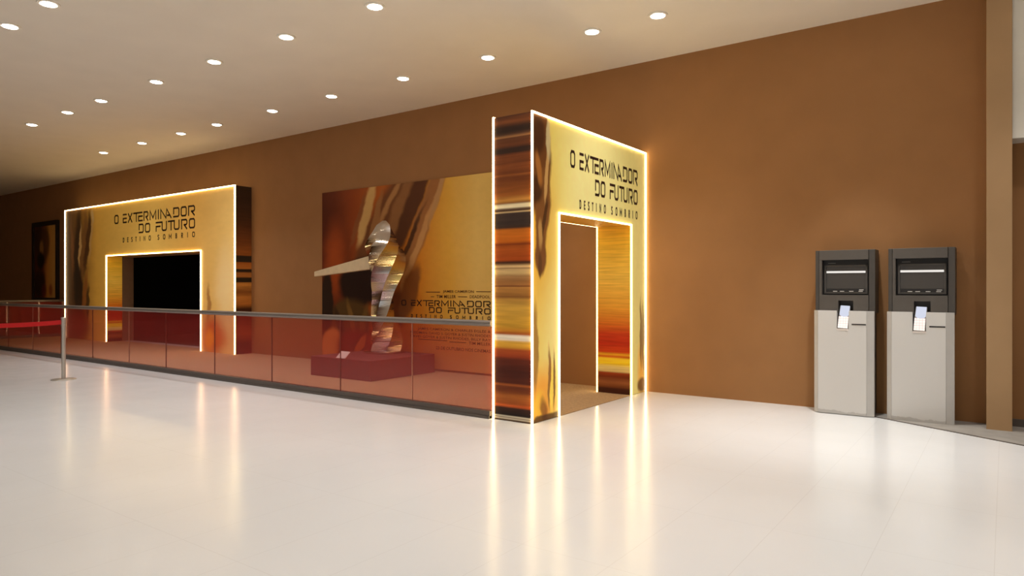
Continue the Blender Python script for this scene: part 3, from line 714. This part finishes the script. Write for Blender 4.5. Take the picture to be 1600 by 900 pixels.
# ------------------------------------------------------------------ self-service ticket kiosks
def kiosk(label):
    W = 0.66; D = 0.30       # local: x 0..W, y 0 (front) .. D (wall side)
    k = empty('ticket_kiosk', (0,0,0), label, 'ticket kiosk', 'self-service ticket kiosks by the wall')
    L = dict(local=True)
    body = MB()
    body.box(0.03, W-0.03, 0.05, D, 0.0, 1.20, 0.004)
    obj('cabinet_body', body, M_KDARK2, k, **L)
    # dark upper housing: frame round the screen recess
    up = MB()
    y0, y1 = 0.02, 0.17
    up.box(0.055, W-0.075, y0, D, 1.815, 1.93, 0.003)
    up.box(0.055, 0.085, y0, D, 1.40, 1.815); up.box(0.585, W-0.075, y0, D, 1.40, 1.815)
    up.box(0.085, 0.585, 0.10, D, 1.40, 1.815)
    up.box(0.055, 0.265, y0, D, 1.19, 1.40); up.box(0.425, W-0.075, y0, D, 1.19, 1.40); up.box(0.265, 0.425, y0, D, 1.335, 1.40); up.box(0.265, 0.425, 0.14, D, 1.19, 1.335)
    obj('upper_housing', up, M_KDARK, k, **L)
    for a, b_ in ((0.012, 0.052), (W-0.072, W-0.006)):
        obj('side_rail', MB().box(a, b_, y0+0.006, D, 1.19, 1.93, 0.004), M_KDARK2, k, **L)
    obj('recess_liner', MB().box(0.086, 0.584, 0.088, 0.101, 1.401, 1.814), M_KBLACK, k, **L)
    b1 = MB(); b1.box(0.105, 0.57, 0.060, 0.09, 1.415, 1.435); b1.box(0.105, 0.125, 0.060, 0.09, 1.435, 1.755); b1.box(0.55, 0.57, 0.060, 0.09, 1.435, 1.755); b1.box(0.105, 0.57, 0.060, 0.09, 1.735, 1.755)
    sf = obj('screen_frame', b1, M_KDARK2, k, **L)
    sc = obj('screen', MB().box(0.125, 0.55, 0.072, 0.088, 1.435, 1.735), M_KSCREEN, k, **L)
    obj('screen_bar', MB().box(0.128, 0.547, 0.066, 0.0715, 1.660, 1.684), M_TBAR, sc, **L)
    obj('control_strip', MB().box(0.128, 0.547, 0.067, 0.0715, 1.436, 1.474), M_KBLACK, sc, **L)
    mk = MB()
    for a in (0.20, 0.275, 0.375, 0.475): mk.box(a, a+0.045, 0.0655, 0.0672, 1.440, 1.447)
    mk.box(0.48, 0.53, 0.0655, 0.0672, 1.458, 1.464)
    obj('control_marks', mk, M_KMARK, sc, **L)
    obj('name_strip', MB().box(0.14, 0.225, 0.0855, 0.088, 1.776, 1.780), M_TERM, k, **L)
    # light lower panel with a notch for the card terminal
    lp = MB(); f0, f1 = -0.02, 0.05
    lp.prism([(0.05,0.001),(W-0.09,0.001),(W-0.09,1.215),(0.385,1.215),(0.385,0.99),(0.255,0.99),(0.255,1.215),(0.05,1.215)], f0, f1, 'y')
    obj('front_panel', lp, M_KLIGHT, k, **L)
    for pts in ([(0.0,0.02),(0.048,f0),(0.048,f1),(0.0,f1)], [(W-0.088,f0),(W-0.012,0.0),(W-0.012,f1),(W-0.088,f1)]):
        obj('corner_strip', MB().prism(pts, 0.001, 1.215, 'z'), M_KLIGHT2, k, **L)
    obj('receipt_slot', MB().box(0.415, 0.565, -0.0225, -0.018, 1.052, 1.066), M_KBLACK, k, **L)
    obj('kick_plate', MB().box(0.02, W-0.03, 0.012, 0.06, 0.0, 0.02), M_KBLACK, k, **L)
    # card terminal sloping out of its notch
    R_ = Matrix.Translation((0.32, -0.014, 1.006)) @ Matrix.Rotation(math.radians(-14), 4, 'X') @ Matrix.Rotation(math.radians(3), 4, 'Y')
    tb = MB(); tb.box(-0.058, 0.058, 0.0, 0.035, 0.0, 0.275, 0.006); tb.xform(R_)
    t = obj('card_terminal', tb, M_TERM, k, **L)
    kb = MB(); kb.box(-0.056, 0.050, -0.008, 0.001, 0.006, 0.145); kb.xform(R_); obj('keypad', kb, M_KEYS, t, **L)
    sb = MB()
    pts = [(-0.05+0.1*i/12, 0.165-0.024*math.sin(PI*i/12)**0.6) for i in range(13)]+[(0.052,0.275),(-0.046,0.275)]
    sb.prism(pts, -0.008, 0.001, 'y'); sb.xform(R_); obj('terminal_screen', sb, M_TSCR, t, **L)
    obj('notch_lining', MB().box(0.256, 0.384, 0.05, 0.056, 0.99, 1.20), M_KBLACK, k, **L)
    obj('notch_lip', MB().box(0.256, 0.384, -0.024, 0.03, 0.985, 1.004), M_CARD, k, **L)
    return k
k1 = kiosk('dark-topped light grey ticket kiosk, the one farther from the tan pillar')
k1.location = (-1.87, 8.815, 0.006)
k2 = copy_tree(k1); k2.location = (-1.095, 8.815, 0.006)
k2['label'] = 'dark-topped light grey ticket kiosk, the one nearer the tan pillar'

# ------------------------------------------------------------------ ceiling downlights
def downlight(label, group):
    o = empty('downlight', (0,0,CZ), label, 'ceiling light', group)
    obj('lamp_ring', MB().lathe([(0.086,-0.014),(0.112,-0.014),(0.118,-0.004),(0.118,0.0),(0.086,0.0),(0.086,-0.014)], 0, 0, 28), M_TRIMR, o, smooth=True, local=True)
    obj('lens', MB().lathe([(0,-0.030),(0.035,-0.028),(0.062,-0.021),(0.085,-0.006),(0.085,0.0),(0,0.0)], 0, 0, 28), M_LAMP, o, smooth=True, local=True)
    return o
def bulb(parent, power, col, cone=88):
    l = bpy.data.lights.new('spot_beam', 'SPOT'); l.energy = power; l.color = col
    l.spot_size = math.radians(cone); l.spot_blend = 0.9; l.shadow_soft_size = 0.06
    o = bpy.data.objects.new('spot_beam', l); COL.objects.link(o); o.parent = parent; o.location = (0,0,-0.05)
ORD = ['first','second','third','fourth','fifth','sixth','seventh','eighth','ninth','tenth']
rows = [('in the row nearest the brown wall', 7.64, [-17.61,-15.74,-14.09,-12.74,-10.92,-9.27,-7.58,-5.92,-4.25,-3.36]),
        ('in the second row out from the brown wall', 5.49, [-15.73,-14.09,-12.74,-10.86,-9.22,-7.55,-5.90]),
        ('in the upper left corner of the ceiling', 3.26, [-10.02,-8.87])]
WARM = (0.98, 0.99, 1.0); COOL = (0.95, 0.98, 1.0)
BRIGHT = {(-17.61,7.64),(-12.74,7.64),(-12.74,5.49),(-3.36,7.64),(-10.02,3.26),(-8.87,3.26)}
POW = 92
proto = None
for where, y, xs in rows:
    for i, x in enumerate(xs):
        lab = '%s recessed round downlight from the left %s' % (ORD[i], where)
        if proto is None:
            proto = o = downlight(lab, 'recessed ceiling downlights')
        else:
            o = copy_tree(proto); o['label'] = lab
        o.location = (x, y, CZ)
lamps = [(x, y) for _, y, xs in rows for x in xs]
# the same grid goes on overhead and to the right, outside the picture
more = [(-1.4,8.0),(0.2,7.64),(1.9,7.64),(-4.2,5.49),(-2.5,5.49),(-0.85,5.49),(0.85,5.49),(2.5,5.49),
        (-7.2,3.26),(-5.5,3.26),(-3.85,3.26),(-2.2,3.26),(-0.55,3.26),(1.1,3.26),(2.8,3.26),
        (-7.2,1.05),(-3.85,1.05),(-0.55,1.05),(2.8,1.05)]
for x, y in more:
    o = copy_tree(proto); o.location = (x, y, CZ)
    o['label'] = 'recessed round downlight overhead, beyond the upper edge of the view'
    o['group'] = 'downlights overhead beyond the view'
roots = [o for o in COL.objects if o.name.startswith('downlight') and o.parent is None]
for o in roots:
    x, y = round(o.location.x, 2), round(o.location.y, 2)
    br = (x, y) in BRIGHT
    p = POW*(1.35 if br else 1.0)
    if y == 7.64 and -10 < x < -5: p *= 0.72
    if (x, y) == (-1.4, 8.0): bulb(o, POW*4.8, COOL, 62)
    else: bulb(o, p, COOL if br else WARM)

# ------------------------------------------------------------------ surroundings, camera
wd = bpy.data.worlds.new('mall_hall'); scene.world = wd; wd.use_nodes = True
bg = wd.node_tree.nodes['Background']; bg.inputs['Color'].default_value = (0.98, 0.98, 1.0, 1); bg.inputs['Strength'].default_value = 0.45

cam = bpy.data.cameras.new('camera'); co = bpy.data.objects.new('camera', cam); COL.objects.link(co)
th = math.atan(771/1071)
co.location = (0, 0, 1.5); co.rotation_euler = (PI/2, 0, th)
cam.sensor_width = 36; cam.lens = 36*1071/1600; cam.shift_y = -1.5/1600
cam.clip_end = 200
scene.camera = co
scene.view_settings.view_transform = 'Standard'
try: scene.view_settings.look = 'None'
except Exception: pass
scene.view_settings.gamma = 1; scene.view_settings.use_curve_mapping = False
scene.view_settings.exposure = 0.08
scene.cycles.max_bounces = 8; scene.cycles.transparent_max_bounces = 16
scene.cycles.sample_clamp_indirect = 6
scene.cycles.use_denoising = True
